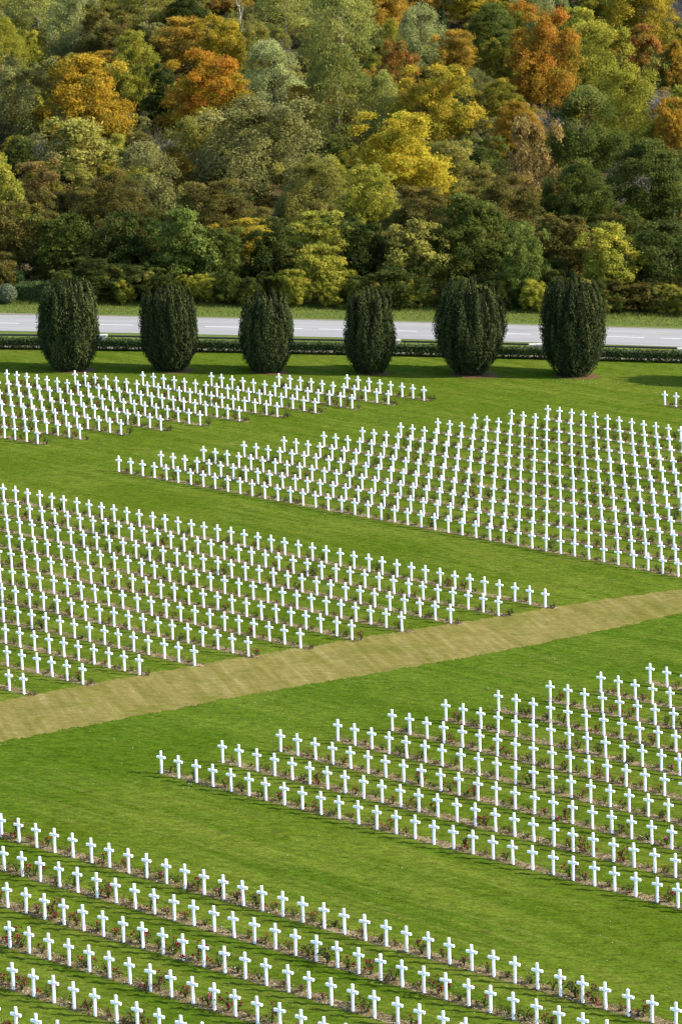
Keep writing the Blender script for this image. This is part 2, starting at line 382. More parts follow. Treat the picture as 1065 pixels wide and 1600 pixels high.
def make_bed(P, T, n):
    L = (n-1)*STEP; s = np.arange(-.45, L+.75, .22); m = len(s)
    off = np.array([-.18,-.08,.22,.50,.68]); zz = np.array([-.03,.012,.04,.028,-.03])
    O = np.repeat(off[None],m,0); Zo = np.repeat(zz[None],m,0)
    O[:,0] += rng.normal(size=m)*.022; O[:,1]+= rng.normal(size=m)*.02
    O[:,3:] += (np.convolve(rng.normal(size=m+4),np.ones(5)/5,'valid')*.14+rng.normal(size=m)*.035)[:,None]
    Zo[:,1:4] += rng.normal(size=(m,3))*.012
    O[0]=O[0]*.4+.1; O[-1]=O[-1]*.4+.1; Zo[0]=-.03; Zo[-1]=-.03
    S_ = T+s
    X = S_[:,None]*U[0]+(P+O)*V[0]; Y = S_[:,None]*U[1]+(P+O)*V[1]; Z = ground(X,Y)+Zo
    idx = np.arange(m*5).reshape(m,5)
    q = np.stack([idx[:-1,:-1],idx[1:,:-1],idx[1:,1:],idx[:-1,1:]],-1).reshape(-1,4)
    structure(obj('flower_bed', mesh('flower_bed', np.stack([X,Y,Z],-1).reshape(-1,3), q, mats=[SOIL])))
CR = []     # (row index, i, point)
for ri,(b,r,P,T,n) in enumerate(ROWS):
    make_bed(P,T,n)
    for i in range(n):
        p = xy(P,T,i); p = p+rng.normal(size=2)*.012
        CR.append([ri,i,np.array([p[0],p[1],gz(*p)])])

def cross_mesh():
    w,a,hb,ht,hh = .049,.248,.740,.848,1.10
    out = [(-w,-.08),(w,-.08),(w,hb),(a,hb),(a,ht),(w,ht),(w,hh),(-w,hh),(-w,ht),(-a,ht),(-a,hb),(-w,hb)]
    bm = bmesh.new(); t = .047
    f = bm.faces.new([bm.verts.new((x,-t,z)) for x,z in out])
    e = bmesh.ops.extrude_face_region(bm, geom=[f])
    for vv in e['geom']:
        if isinstance(vv,bmesh.types.BMVert): vv.co.y = t
    bmesh.ops.recalc_face_normals(bm, faces=bm.faces)
    bmesh.ops.bevel(bm, geom=list(bm.edges), offset=.011, segments=1, affect='EDGES')
    bmesh.ops.triangulate(bm, faces=[f for f in bm.faces if len(f.verts)>4])
    return bm_mesh('grave_cross', bm, [WHITE])
CM = cross_mesh()
ORD = ['','first','second','third','fourth','fifth','sixth','seventh','eighth','ninth','tenth','eleventh','twelfth','thirteenth','fourteenth','fifteenth','sixteenth','seventeenth','eighteenth','nineteenth']
TEN = {20:'twent',30:'thirt',40:'fort',50:'fift'}
def ordinal(n):
    if n < 20: return ORD[n]
    t = n//10*10
    return TEN[t]+('ieth' if n%10==0 else 'y-'+ORD[n%10])
PLOT = {'A':'bottom left plot','B':'lower right plot','C':'middle right plot','D':'middle left plot','E':'top left plot','F':'far right plot'}
ROWNAME = {}
for b in 'ABCDEF':
    rs = [r for (bb,r,*_) in ROWS if bb==b]
    for r in rs:
        if b in 'AD': ROWNAME[b,r] = 'back row' if r==1 else ordinal(r)+' row from the back'
        else: ROWNAME[b,r] = 'front row' if r==1 else ordinal(r)+' row from the front'
# rank in the picture
cnt = {}
order = []
for c in CR:
    uu,vv,dp = project(c[2]+np.array([0,0,.6]))
    tu,tv,_ = project(c[2]+np.array([0,0,1.0]))
    vis = 0 <= tu <= 1065 and 0 <= tv <= 1600
    if vis: cnt[c[0]] = cnt.get(c[0],0)+1
    c += [vis, cnt.get(c[0],0), dp]
    if vis: order.append((dp, id(c)))
order.sort(); single = {k for _,k in order[:300]}
def cross_rot(): return (float(rng.normal()*.010), float(rng.normal()*.010), TH+float(rng.normal()*.02))
first = None
rest_v=[]; rest_q=[]; rest_t=[]; nv=0
bv = np.array([v_.co for v_ in CM.vertices]); bq = np.array([list(p.vertices) for p in CM.polygons if len(p.vertices)==4]); bt = np.array([list(p.vertices) for p in CM.polygons if len(p.vertices)==3])
for c in CR:
    ri,i,p,vis,rank,dp = c; b,r,P,T,n = ROWS[ri]; rot = cross_rot()
    if id(c) in single:
        if first is None: o = first = obj('grave_cross', CM)
        else: o = first.copy(); COL.objects.link(o)
        o.location = p; o.rotation_euler = rot
        last = b in 'DE' and i==n-1
        tag(o, ('white stone cross, rightmost in the %s of the %s' % (ROWNAME[b,r],PLOT[b])) if last else
               'white stone cross, %s from the left, %s, %s' % (ordinal(rank),ROWNAME[b,r],PLOT[b]), 'grave cross', 'white grave crosses in rows')
    else:
        ca,sa = math.cos(rot[2]),math.sin(rot[2])
        w = bv.copy(); w[:,0] += w[:,2]*rot[1]; w[:,1] -= w[:,2]*rot[0]
        w = np.stack([w[:,0]*ca-w[:,1]*sa, w[:,0]*sa+w[:,1]*ca, w[:,2]],1)+p
        rest_v.append(w); rest_q.append(bq+nv); rest_t.append(bt+nv); nv += len(w)
stuff(obj('distant_grave_crosses', mesh('distant_grave_crosses', np.concatenate(rest_v), np.concatenate(rest_q), np.concatenate(rest_t), mats=[WHITE])),
      'further rows of small white stone crosses across the farther plots')

# ------------------------------------------------------------------ rose bushes between the crosses
def rose_parts(seed, dense, w, h, nf):
    r = np.random.default_rng(seed)
    A = Acc()
    for k in range(6):
        a = r.uniform(0,6.28); e = np.array([math.cos(a)*w*.45*r.uniform(.4,1), math.sin(a)*w*.3*r.uniform(.3,1), h*r.uniform(.6,1)])
        tv,tq = tube([(0,0,-.04), e*.5+[0,0,h*.1], e],[.010,.008,.004],4); A.add(tv,tq,np.full(len(tv),.1))
    n = int(130*dense); nc = 9
    cc = np.stack([r.normal(size=nc)*w*.26, r.normal(size=nc)*w*.17, r.uniform(.2,.9,nc)*h],1)
    k = r.integers(0,nc,n); p = cc[k]+r.normal(size=(n,3))*[w*.085,w*.085,h*.13]; p[:,2] = np.maximum(p[:,2],.03)
    nn = rand_dirs(n,r); nn[:,2] = np.abs(nn[:,2])+.2
    lv,lq,lt = leaves(p,nn,r.uniform(.022,.045,n),np.clip(r.normal(.45,.25,n)+.15*r.normal(size=nc)[k],0,1),.62,r=r); A.add(lv,lq,lt)
    B = Acc()
    for f in range(nf):
        d = cc[r.integers(0,nc)]; c0 = d+np.array([r.normal()*w*.1,r.normal()*w*.08,h*r.uniform(.02,.3)])
        m = 9; pp = c0+rand_dirs(m,r)*.02; lv,lq,lt = leaves(pp,rand_dirs(m,r)+[0,0,.5],np.full(m,r.uniform(.024,.038)),r.uniform(0,1,m),.8,r=r); B.add(lv,lq,lt)
    return A,(B if nf else None)
SPEC = [('leafy',1.5,.62,.46,0),('leafy',1.2,.55,.40,0),('sparse',.55,.5,.38,0),('sparse',.45,.42,.32,2),('red',1.0,.6,.44,8),('red',.8,.55,.42,5),('red',1.2,.62,.5,10),('pink',.7,.5,.36,5),('low',.5,.4,.22,0)]
DESC = {'leafy':'leafy rose bush','sparse':'sparse rose bush','red':'red flowered rose bush','pink':'pink flowered rose bush','low':'low rose bush'}
RB = []
for s,(kind,dn,w,h,nf) in enumerate(SPEC):
    A,B = rose_parts(100+s,dn,w,h,nf); bm_ = BLOOM['pink'] if kind=='pink' else BLOOM['red']
    RB.append((kind, A.mesh('rose_bush',[ROSEDARK if kind=='leafy' else ROSELEAF]), B.mesh('blossom',[bm_]) if B else None, A, B))
WT = {'A':[2,2,4,3,5,4,4,3,3],'B':[4,4,4,2,4,4,3,2,3],'C':[8,8,3,2,1,2,1,1,2],'D':[3,3,6,3,2,2,2,1,4],'E':[9,7,1,1,3,2,4,1,1],'F':[4,4,2,1,1,1,1,1,1]}
BU = []
for c in CR:
    ri,i,p,vis,rank,dp = c; b,r,P,T,n = ROWS[ri]
    if rng.random() < (.06 if b!='D' else .12): continue
    w = np.array(WT[b],float); s = rng.choice(len(SPEC), p=w/w.sum())
    sc = rng.uniform(.62,1.25)*{'E':1.2,'C':1.05,'F':1.1,'A':1.3,'B':1.15}.get(b,1.0)
    pt = xy(P,T,i+.5+rng.normal()*.12)+V*(.24+rng.normal()*.05)
    BU.append((dp,id(c),c,s,sc,pt))
    if rng.random() < .25: BU.append((dp+1000,0,c,8 if rng.random()<.6 else 3,rng.uniform(.5,.9),xy(P,T,i+rng.uniform(.1,.9))+V*rng.uniform(.15,.45)))
vis_b = sorted([x for x in BU if x[2][3] and x[1]], key=lambda x:x[0])
sing_b = {x[1] for x in vis_b[:300]}
A_ = Acc(); proto = {}
for dp,k,c,s,sc,pt in BU:
    kind,fm,bm_,A,B = RB[s]; z = gz(*pt)+.02; rot = rng.uniform(0,6.28); ri,i,p,vis,rank,_ = c; b,r,P,T,n = ROWS[ri]
    if k in sing_b:
        if s not in proto:
            o = obj('rose_bush', fm); bl = obj('blossom', bm_, o) if bm_ else None; proto[s] = (o,bl)
        else:
            o = proto[s][0].copy(); COL.objects.link(o)
            if proto[s][1]: bl = proto[s][1].copy(); COL.objects.link(bl); bl.parent = o
        o.location = (pt[0],pt[1],z); o.rotation_euler = (0,0,rot); o.scale = (sc,sc,sc)
        tag(o, '%s after the %s cross from left, %s, %s' % (DESC[kind],ordinal(rank),ROWNAME[b,r].replace(' row from the ',' ')+' row' if 'from' in ROWNAME[b,r] else ROWNAME[b,r],PLOT[b]), 'rose bush', 'rose bushes planted between the crosses')
    else:
        ca,sa = math.cos(rot),math.sin(rot)
        for Q,m in ((A,3 if kind=='leafy' else 0),(B,1 if kind!='pink' else 2)):
            if Q is None: continue
            v = np.concatenate(Q.v)*sc; w = np.stack([v[:,0]*ca-v[:,1]*sa+pt[0], v[:,0]*sa+v[:,1]*ca+pt[1], v[:,2]+z],1)
            A_.add(w, np.concatenate(Q.q), np.concatenate(Q.t), m)
stuff(obj('distant_rose_bushes', A_.mesh('distant_rose_bushes',[ROSELEAF,BLOOM['red'],BLOOM['pink'],ROSEDARK])), 'further rose bushes dotted along the flower beds')

W = Acc()
for (bb,r,P,T,n) in ROWS:
    m = int(n*{'A':55,'B':55,'C':24,'D':40,'E':30,'F':24}[bb]); s = rng.uniform(-.35,n*STEP-.5,m); o = .42+rng.normal(size=m)*.15
    g = np.sin(s*3.3+r)+np.sin(s*1.37+2*r)+rng.normal(size=m)*.6 > -.1; s,o=s[g],o[g]; m=len(s)
    X = (T+s)*U[0]+(P+o)*V[0]; Y = (T+s)*U[1]+(P+o)*V[1]; hz = np.abs(rng.normal(size=m))*.12
    lv,lq,lt = leaves(np.stack([X,Y,ground(X,Y)+.03+hz],1), rand_dirs(m)+[0,-.2,.5], rng.uniform(.018,.042,m)*(1 if bb in 'AB' else 1.35), np.clip(rng.normal(.5,.3,m),0,1)); W.add(lv,lq,lt)
stuff(obj('bed_weeds', W.mesh('bed_weeds',[ROSELEAF])),'low straggly shoots and weeds along the back of the beds')

# pebbles, clods and fallen petals in the beds; daisies in the lawn
def specks(name, pts, size, mat, label, flat=.6):
    o6 = np.array([(1,0,0),(0,1,0),(-1,0,0),(0,-1,0),(0,0,1),(0,0,-1)],float)*[1,1,flat]
    t8 = np.array([(0,1,4),(1,2,4),(2,3,4),(3,0,4),(1,0,5),(2,1,5),(3,2,5),(0,3,5)])
    n = len(pts); v = pts[:,None,:]+o6[None]*size[:,None,None]*(1+rng.uniform(-.35,.35,(n,6,1)))
    stuff(obj(name, mesh(name, v.reshape(-1,3), tris=(t8[None]+np.arange(n)[:,None,None]*6).reshape(-1,3), mats=[mat])), label)
pp=[]; cl=[]
for (b,r,P,T,n) in ROWS:
    m = int(n*(26 if b in 'AB' else 9)); s = rng.uniform(-.35,n*STEP-.5,m); o = rng.uniform(-.1,.66,m)
    X = (T+s)*U[0]+(P+o)*V[0]; Y = (T+s)*U[1]+(P+o)*V[1]; w = np.stack([X,Y,ground(X,Y)+.03],1)
    pp.append(w[:m//2]); cl.append(w[m//2:])
pp=np.concatenate(pp); cl=np.concatenate(cl)
specks('bed_pebbles', pp, rng.uniform(.012,.042,len(pp)), PEBBLE, 'pale pebbles scattered on the soil of the beds')
specks('soil_clods', cl, rng.uniform(.02,.06,len(cl)), CLOD, 'clods of earth on the flower beds')
m = 2600; X = rng.uniform(-32,32,m); Y = rng.uniform(105,258,m)
w_ = -.625*(X+16.9)+.781*(Y-150.45); k_ = (w_<-.3)|(w_>6.6); X,Y = X[k_],Y[k_]; m = len(X)
specks('lawn_daisies', np.stack([X,Y,ground(X,Y)+.02],1), rng.uniform(.008,.022,m), DAISY, 'white daisies and fallen leaves dotted over the lawn')
m = 40; X = rng.uniform(17,26,m); Y = 251.5+rng.normal(size=m)*.7
specks('lawn_daisies', np.stack([X,Y,ground(X,Y)+.02],1), rng.uniform(.012,.028,m), DAISY, 'white daisies in the grass beside the last yew')

# ------------------------------------------------------------------ hedge, rails, benches, clipped bushes
def leafy_box(A, x0,x1,y0,y1,zlo,zhi,dens,s,zf=None,r=rng,rag=.05):
    L,D,Hh = x1-x0,y1-y0,zhi-zlo
    for face,area in (('t',L*D),('f',L*Hh),('b',L*Hh),('l',D*Hh),('r',D*Hh)):
        n = int(area*dens); a = r.random(n); b = r.random(n); z = np.zeros(n)
        if face=='t': p = np.stack([x0+a*L,y0+b*D,z+zhi],1); nn=np.array([0,0,1.])
        elif face in 'fb': p = np.stack([x0+a*L,z+(y0 if face=='f' else y1),zlo+b*Hh],1); nn=np.array([0,-1. if face=='f' else 1.,0])
        else: p = np.stack([z+(x0 if face=='l' else x1),y0+a*D,zlo+b*Hh],1); nn=np.array([-1. if face=='l' else 1.,0,0])
        p += r.normal(size=(n,3))*rag+np.sin(p[:,:1]*1.7)*nn*.03
        if zf is not None: p[:,2] += zf(p[:,0],p[:,1])
        lv,lq,lt = leaves(p, nn+r.normal(size=(n,3))*.55, r.uniform(.6,1.3,n)*s, np.clip(r.normal(.68 if face=='t' else .40,.2,n)+.12*np.sin(p[:,0]*2.1),0,1), .65, r=r); A.add(lv,lq,lt)  # top leaves tinted paler: sunlit top put into the leaf colour
hd = bpy.data.objects.new('clipped_hedge', None); COL.objects.link(hd); hd.location = (0,262,gz(0,262))
tag(hd,'long low clipped dark hedge running behind the six yews','hedge')
A = Acc(); y0,y1 = 261.45,262.55; z0 = gz(0,262)
rel = lambda X,Y: ground(X,Y)-z0
leafy_box(A,-62,62,y0-262,y1-262,.24,.86,150,.075,lambda X,Y: rel(X,Y+262))
xs_ = np.arange(-62,62.1,2.0)
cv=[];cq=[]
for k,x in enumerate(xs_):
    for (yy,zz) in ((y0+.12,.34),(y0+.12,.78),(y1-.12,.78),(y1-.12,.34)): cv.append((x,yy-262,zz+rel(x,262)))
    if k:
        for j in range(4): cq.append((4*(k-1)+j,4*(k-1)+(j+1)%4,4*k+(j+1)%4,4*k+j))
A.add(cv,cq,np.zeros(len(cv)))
# ragged skirt reaching for the ground between the stems
n = 11000; X = rng.uniform(-62,62,n); keep = np.sin(X*3.1)+np.sin(X*7.3+1)+rng.normal(size=n)*.5 > -.75; X = X[keep]; n = len(X)
p = np.stack([X,(y0-262)+rng.uniform(0,1.0,n),rng.uniform(.04,.3,n)+rel(X,262+0*X)],1)
lv,lq,lt = leaves(p, rand_dirs(n)+[0,-.6,0], rng.uniform(.05,.1,n), rng.uniform(0,.6,n)); A.add(lv,lq,lt)
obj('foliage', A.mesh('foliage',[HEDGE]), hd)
A = Acc()
for x in np.arange(-61.8,62,.42):
    x += rng.normal()*.05
    for yy in (y0+.3,y1-.3):
        tv,tq = tube([(x,yy-262,rel(x,262)-.03),(x+rng.normal()*.04,yy-262,rel(x,262)+.36)],[.022,.018],5); A.add(tv,tq)
obj('stem', A.mesh('stem',[BARK]), hd)['kind']='stuff'

BX = [(-20.1,'pale stone bench between the first and second yews'),(4.45,'pale stone bench peeping out right of the fourth yew'),(17.3,'pale stone bench left of the sixth yew, beyond the hedge'),(29.75,'pale stone bench cut by the right picture edge')]
def bench_meshes():
    bm = bmesh.new(); box_bm(bm,(0,0,.43),(2.1,.62,.13),.02); seat = bm_mesh('seat_slab',bm,[STONE])
    bm = bmesh.new(); box_bm(bm,(0,0,.17),(.34,.48,.385),.015,.9); leg = bm_mesh('pedestal',bm,[STONE]); 
    bm = bmesh.new(); box_bm(bm,(0,0,.19),(1.16,.30,.30),.012); cen = bm_mesh('apron',bm,[STONE]); return seat,leg,cen
sm,lm,cm_ = bench_meshes()
YR = 266.6
for x,lab in BX:
    e = bpy.data.objects.new('stone_bench',None); COL.objects.link(e); e.location=(x,YR,gz(x,YR))
    tag(e,lab,'bench','stone benches along the road rail')
    obj('seat_slab',sm,e); obj('pedestal',lm,e,(-.76,0,0)); obj('pedestal',lm,e,(.76,0,0)); obj('apron',cm_,e)
def rail(x0,x1,lab):
    L=x1-x0; xm=(x0+x1)/2; e = bpy.data.objects.new('guard_rail',None); COL.objects.link(e); e.location=(xm,YR,gz(xm,YR)); tag(e,lab,'rail','dark guard rails between the benches')
    zl = lambda x: gz(xm+x,YR)-gz(xm,YR)
    bm = bmesh.new(); r = bmesh.ops.create_cube(bm,size=1)
    for vv in r['verts']:
        sx = vv.co.x*L; vv.co = Vector((sx, vv.co.y*.08, .40+vv.co.z*.15+zl(sx)))
    obj('rail', bm_mesh('rail',bm,[IRON]), e)
    n = max(2,int(L/4.1)+1)
    bm = bmesh.new(); box_bm(bm,(0,0,.16),(.09,.09,.377),.008); pm = bm_mesh('post',bm,[IRON])
    for k in range(n):
        sx = -L/2+.3+(L-.6)*k/(n-1); obj('post',pm,e,(sx,0,zl(sx)))
rail(-60,-21.2,'dark low rail at the left edge left of the first bench')
rail(-19.0,3.35,'dark low rail from the first yew to the fourth yew')
rail(5.55,16.2,'dark low rail between the fourth and the sixth yews')
rail(18.4,28.65,'dark low rail right of the sixth yew')

def dome(name, x, y, R, Hh, mat, label, cat, n=2600, s=.075):
    d = rand_dirs(n); d[:,2] = np.where(d[:,2]<-.75,-d[:,2],d[:,2]); p = d*[R,R,Hh/2]*(1+rng.normal(size=(n,1))*.025)+[0,0,Hh/2]
    lv,lq,lt = leaves(p, d+rng.normal(size=(n,3))*.5, rng.uniform(.6,1.3,n)*s, rng.uniform(0,1,n)); A = Acc(); A.add(lv,lq,lt)
    bm = bmesh.new(); bmesh.ops.create_uvsphere(bm,u_segments=20,v_segments=12,radius=1)
    cv = np.array([v_.co[:] for v_ in bm.verts])*[R*.93,R*.93,Hh*.465]+[0,0,Hh/2]; cq=[[v_.index for v_ in f.verts] for f in bm.faces if len(f.verts)==4]; bm.free()
    A.add(cv,cq,np.zeros(len(cv)))
    o = obj(name, A.mesh(name,[mat]), None, (x,y,gz(x,y)-.03)); tag(o,label,cat); return o
dome('clipped_bush',-29.3,286.0,.98,1.8,GREYDOME,'grey green ball shaped clipped bush at the left edge beyond the road','clipped bush')
def box_hedge(x,y,sx,sy,hh,label,rot=0.0):
    A = Acc(); leafy_box(A,-sx/2,sx/2,-sy/2,sy/2,.05,hh,110,.085)
    bm = bmesh.new(); box_bm(bm,(0,0,hh*.47),(sx-.2,sy-.2,hh*.9)); cv=[v_.co[:] for v_ in bm.verts]; cq=[[v_.index for v_ in f.verts] for f in bm.faces]; bm.free(); A.add(cv,cq,np.zeros(8))
    tag(obj('box_hedge',A.mesh('box_hedge',[BOXLEAF]),None,(x,y,gz(x,y)-.03),rot),label,'hedge')
box_hedge(-27.3,288.9,2.5,3.4,1.5,'square clipped hedge left behind the first yew, beside the ball bush',-.12)
box_hedge(-32.0,291.8,7.5,2.0,2.1,'tall dark clipped hedge at the left edge behind the square hedge')

# ------------------------------------------------------------------ the six yews
def env(prof, t): return np.interp(t,[p[0] for p in prof],[p[1] for p in prof])
BASEP = [(0,.50),(.06,.65),(.15,.82),(.30,.95),(.45,1.0),(.60,1.0),(.75,.98),(.88,.94),(.96,.87),(1,.78)]
def yew(x,y,W,Hh,prof,label,seed,nplume=190):
    r = np.random.default_rng(seed); R = W/2
    e = bpy.data.objects.new('yew_tree',None); COL.objects.link(e); e.location=(x,y,gz(x,y)); tag(e,label,'yew','columnar yews standing along the road')
    A = Acc()
    for k in range(nplume):
        g = (k+.5)/nplume; inner = g > .86
        an = 2.39996*k+r.normal()*.2; t0 = .56*(1-g/.86)**1.0*r.uniform(.85,1.15) if not inner else r.uniform(.35,.6)
        ln = r.uniform(.22,.44) if t0 > .16 else r.uniform(.12,.24)
        t0 = .56-t0 if not inner else t0
        t1 = min(t0+ln, 1.0-.10*r.random()**1.6) if not inner else r.uniform(.90,1.04)
        if not inner and t0 > .40: t1 = r.uniform(.80,1.0)
        rad = r.uniform(.19,.36)*(1.2 if t0<.16 else 1); f = r.uniform(.84,1.07) if not inner else r.uniform(.1,.8)
        n = int(185*(t1-t0)/.33*rad/.24)+40; s = r.random(n)**.85; tt = t0+(t1-t0)*s
        er = env(prof,np.clip(tt,0,1))*R*f
        wid = rad*np.interp(s,[0,.2,.55,.85,1],[.55,1.0,.9,.5,.08])
        aa = r.uniform(0,6.283,n); ph = r.uniform(0,6.28); lump = 1+.32*np.sin(aa*2+s*13+ph)*np.sin(s*19+ph*2)
        ca,sa = math.cos(an),math.sin(an); lx = np.cos(aa)*wid*lump; ly = np.sin(aa)*wid*lump; rr_ = er-rad*.6
        p = np.stack([ca*(rr_+lx)-sa*ly, sa*(rr_+lx)+ca*ly, tt*Hh],1)
        nn = np.stack([ca*np.cos(aa)-sa*np.sin(aa), sa*np.cos(aa)+ca*np.sin(aa), np.full(n,.2)],1)+r.normal(size=(n,3))*.45
        up_ = np.tile([0,0,1.0],(n,1))+nn*.2
        lv,lq,lt = leaves(p,nn,r.uniform(.05,.10,n),np.clip(r.normal(.36,.15,n)+.13*r.normal()+.34*(s-.45)+(.35*(np.cos(aa)-.35)),0,1),.40,up_,r=r); A.add(lv,lq,lt)  # plume tips tinted lighter, inward sides darker: shade put into the colour
    n = 5200; t = r.uniform(0.0,.5,n); an = r.uniform(0,6.283,n); lump = 1+.045*np.sin(an*11+t*37)+.045*np.sin(an*17-t*29)
    er = env(prof,t)*R*.97*lump; p = np.stack([np.cos(an)*er,np.sin(an)*er,t*Hh],1); nn = np.stack([np.cos(an),np.sin(an),.3+0*t],1)+r.normal(size=(n,3))*.5
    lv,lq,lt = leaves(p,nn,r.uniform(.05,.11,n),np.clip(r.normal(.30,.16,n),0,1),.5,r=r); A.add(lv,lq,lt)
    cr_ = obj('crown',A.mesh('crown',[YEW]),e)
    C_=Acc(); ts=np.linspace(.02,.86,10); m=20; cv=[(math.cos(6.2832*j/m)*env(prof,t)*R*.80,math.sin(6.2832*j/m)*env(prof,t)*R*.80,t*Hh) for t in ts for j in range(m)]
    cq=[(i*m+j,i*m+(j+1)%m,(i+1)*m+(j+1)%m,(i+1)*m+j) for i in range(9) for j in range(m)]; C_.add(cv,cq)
    obj('shade_core',C_.mesh('shade_core',[YEWCORE],True),cr_)  # opaque core shell, painted near-black for the shade inside the yew
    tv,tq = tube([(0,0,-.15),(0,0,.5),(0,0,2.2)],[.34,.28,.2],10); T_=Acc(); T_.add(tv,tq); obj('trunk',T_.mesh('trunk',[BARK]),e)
    # ring of needle litter and bare soil under it
    m=44; an=np.linspace(0,2*math.pi,m,endpoint=False); rr_=R*.66*(1+.12*np.convolve(np.tile(r.normal(size=m),3),np.ones(5)/5,'same')[m:2*m]+.05*r.normal(size=m))
    X=x+.25+np.cos(an)*rr_*1.05; Y=y-.3+np.sin(an)*rr_; vv=[(x+.25,y-.3,gz(x,y-.3)+.012)]+[(a,b,gz(a,b)+.006) for a,b in zip(X,Y)]
    structure(obj('bare_soil',mesh('bare_soil',vv,tris=[(0,1+k,1+(k+1)%m) for k in range(m)],mats=[BARESOIL])))
def P2(**kw):
    d=dict(BASEP); d.update({float(k[1:])/100:v for k,v in kw.items()}); return sorted(d.items())
yew(-21.1,252.7,4.75,7.25,P2(),'stout dark yew, leftmost of the six by the road',11)
yew(-13.15,253.1,4.35,6.75,P2(_0=.45),'second yew from the left, smooth domed barrel shape',12)
yew(-5.45,253.3,4.15,6.35,P2(_75=.92,_88=.80),'third yew from the left, smallest and neatest',13)
yew(2.75,253.7,4.0,6.75,P2(_60=.93,_75=.88),'fourth yew from the left, narrow with side tufts',14)
yew(10.8,254.2,5.7,7.75,P2(_45=1.0,_60=.96,_75=.86,_88=.78,_96=.68,_30=.90,_15=.70,_6=.52,_0=.36),'fifth yew from the left, widest at mid height, tapering top',15)
yew(19.1,254.8,5.05,8.1,P2(_75=.95,_88=.86,_96=.7),'tallest dark yew, rightmost of the six by the road',16)
yew(34.6,252.6,4.9,7.4,P2(),'yew outside the right picture edge beyond the rightmost yew',17,150)

# ------------------------------------------------------------------ the wood
def crown_mesh(kind, seed, nleaf, ls):
    r = np.random.default_rng(seed)
    P_=[];N_=[];T_=[];AL=None
    if kind in ('broad','sparse','willow'):
        nl = {'broad':58,'sparse':24,'willow':34}[kind]
        g = (np.arange(nl)+.5)/nl; z = 1-1.55*g; an = 2.39996*np.arange(nl)+r.normal(size=nl)*.5
        rr_ = np.sqrt(np.maximum(1-z*z,0)); lc = np.stack([np.cos(an)*rr_,np.sin(an)*rr_,z],1)*r.uniform(.38,.90,(nl,1)); lr = r.uniform(.13,.31,nl); lc *= (1+.22*np.sin(2*an+r.uniform(0,6))*rr_)[:,None]
        up_ = np.maximum(lc[:,2],0); lc[:,:2] *= (1-.32*up_)[:,None]; lc[:,2] += .16*up_
        k9 = 9; lc = np.concatenate([lc,np.stack([r.normal(size=k9)*.27,r.normal(size=k9)*.27,r.uniform(.68,1.08,k9)],1)]); lr = np.concatenate([lr,r.uniform(.10,.20,k9)]); nl += k9
        ncl = {'broad':11,'sparse':11,'willow':20}[kind]; cl=[];ct=[];cd=[]
        for k in range(nl):
            d = rand_dirs(ncl,r)+lc[k]*.9+[0,0,.25]; d/=np.linalg.norm(d,axis=1,keepdims=True)
            cl.append(lc[k]+d*lr[k]*r.uniform(.75,1.1,(ncl,1))); cd.append(d); ct.append(np.full(ncl,r.normal(0,.13))+r.normal(0,.10,ncl))
        cl=np.concatenate(cl);ct=np.concatenate(ct);cd=np.concatenate(cd)
        keep = r.random(len(cl))< (.62 if kind=='sparse' else .95); cl,ct,cd=cl[keep],ct[keep],cd[keep]
        k = r.integers(0,len(cl),nleaf); sg = {'broad':(.058,.058,.034),'sparse':(.07,.07,.06),'willow':(.062,.062,.062)}[kind]
        p = cl[k]+r.normal(size=(nleaf,3))*sg; nn = cd[k]*.8+r.normal(size=(nleaf,3))*.5+[.15,-.1,.35]
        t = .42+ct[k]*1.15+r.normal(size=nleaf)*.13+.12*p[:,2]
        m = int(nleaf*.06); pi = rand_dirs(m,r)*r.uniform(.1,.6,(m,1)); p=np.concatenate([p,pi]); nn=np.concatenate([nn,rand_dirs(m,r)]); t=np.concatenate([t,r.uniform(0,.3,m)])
    elif kind in ('birch','barebirch'):
        ncl = 260 if kind=='birch' else 70; z = r.uniform(-.9,1,ncl); R_ = np.interp(z,[-1,-.6,-.1,.5,.85,1],[.55,.9,.95,.62,.3,.06]); an = r.uniform(0,6.283,ncl); f=r.uniform(.35,1,ncl)**.6
        cl = np.stack([np.cos(an)*R_*f,np.sin(an)*R_*f,z],1); ct=r.normal(0,.15,ncl); k=r.integers(0,ncl,nleaf)
        dr = np.abs(r.normal(size=nleaf))
        p = cl[k]+np.stack([r.normal(size=nleaf)*.075,r.normal(size=nleaf)*.075,.03-dr*.13],1); nn = r.normal(size=(nleaf,3))+cl[k]*[.6,.6,.1]; t=.45+ct[k]+r.normal(size=nleaf)*.18
    elif kind=='spruce':
        z = r.uniform(-1,1,nleaf); tier = (np.floor((z+1)*7)/7-1); fz=(z-tier)*7; R_ = (1-z)/2*.95+.03; an=r.uniform(0,6.283,nleaf); f=r.uniform(.5,1,nleaf)*(1-.35*fz)
        p = np.stack([np.cos(an)*R_*f,np.sin(an)*R_*f,z-.05*f],1); nn=np.stack([np.cos(an)*.5,np.sin(an)*.5,.8+0*z],1)+r.normal(size=(nleaf,3))*.5; t=.4+r.normal(size=nleaf)*.2+.3*(f-.7)
    lv,lq,lt = leaves(p,nn,r.uniform(.65,1.4,len(p))*ls,np.clip(t,0,1),.62,r=r)
    return lv,lq,lt
VAR = {}
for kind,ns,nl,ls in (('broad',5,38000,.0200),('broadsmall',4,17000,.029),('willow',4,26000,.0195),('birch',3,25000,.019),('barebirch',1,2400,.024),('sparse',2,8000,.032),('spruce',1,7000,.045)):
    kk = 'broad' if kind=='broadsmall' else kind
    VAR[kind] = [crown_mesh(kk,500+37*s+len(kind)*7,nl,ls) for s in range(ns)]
CMESH = {}
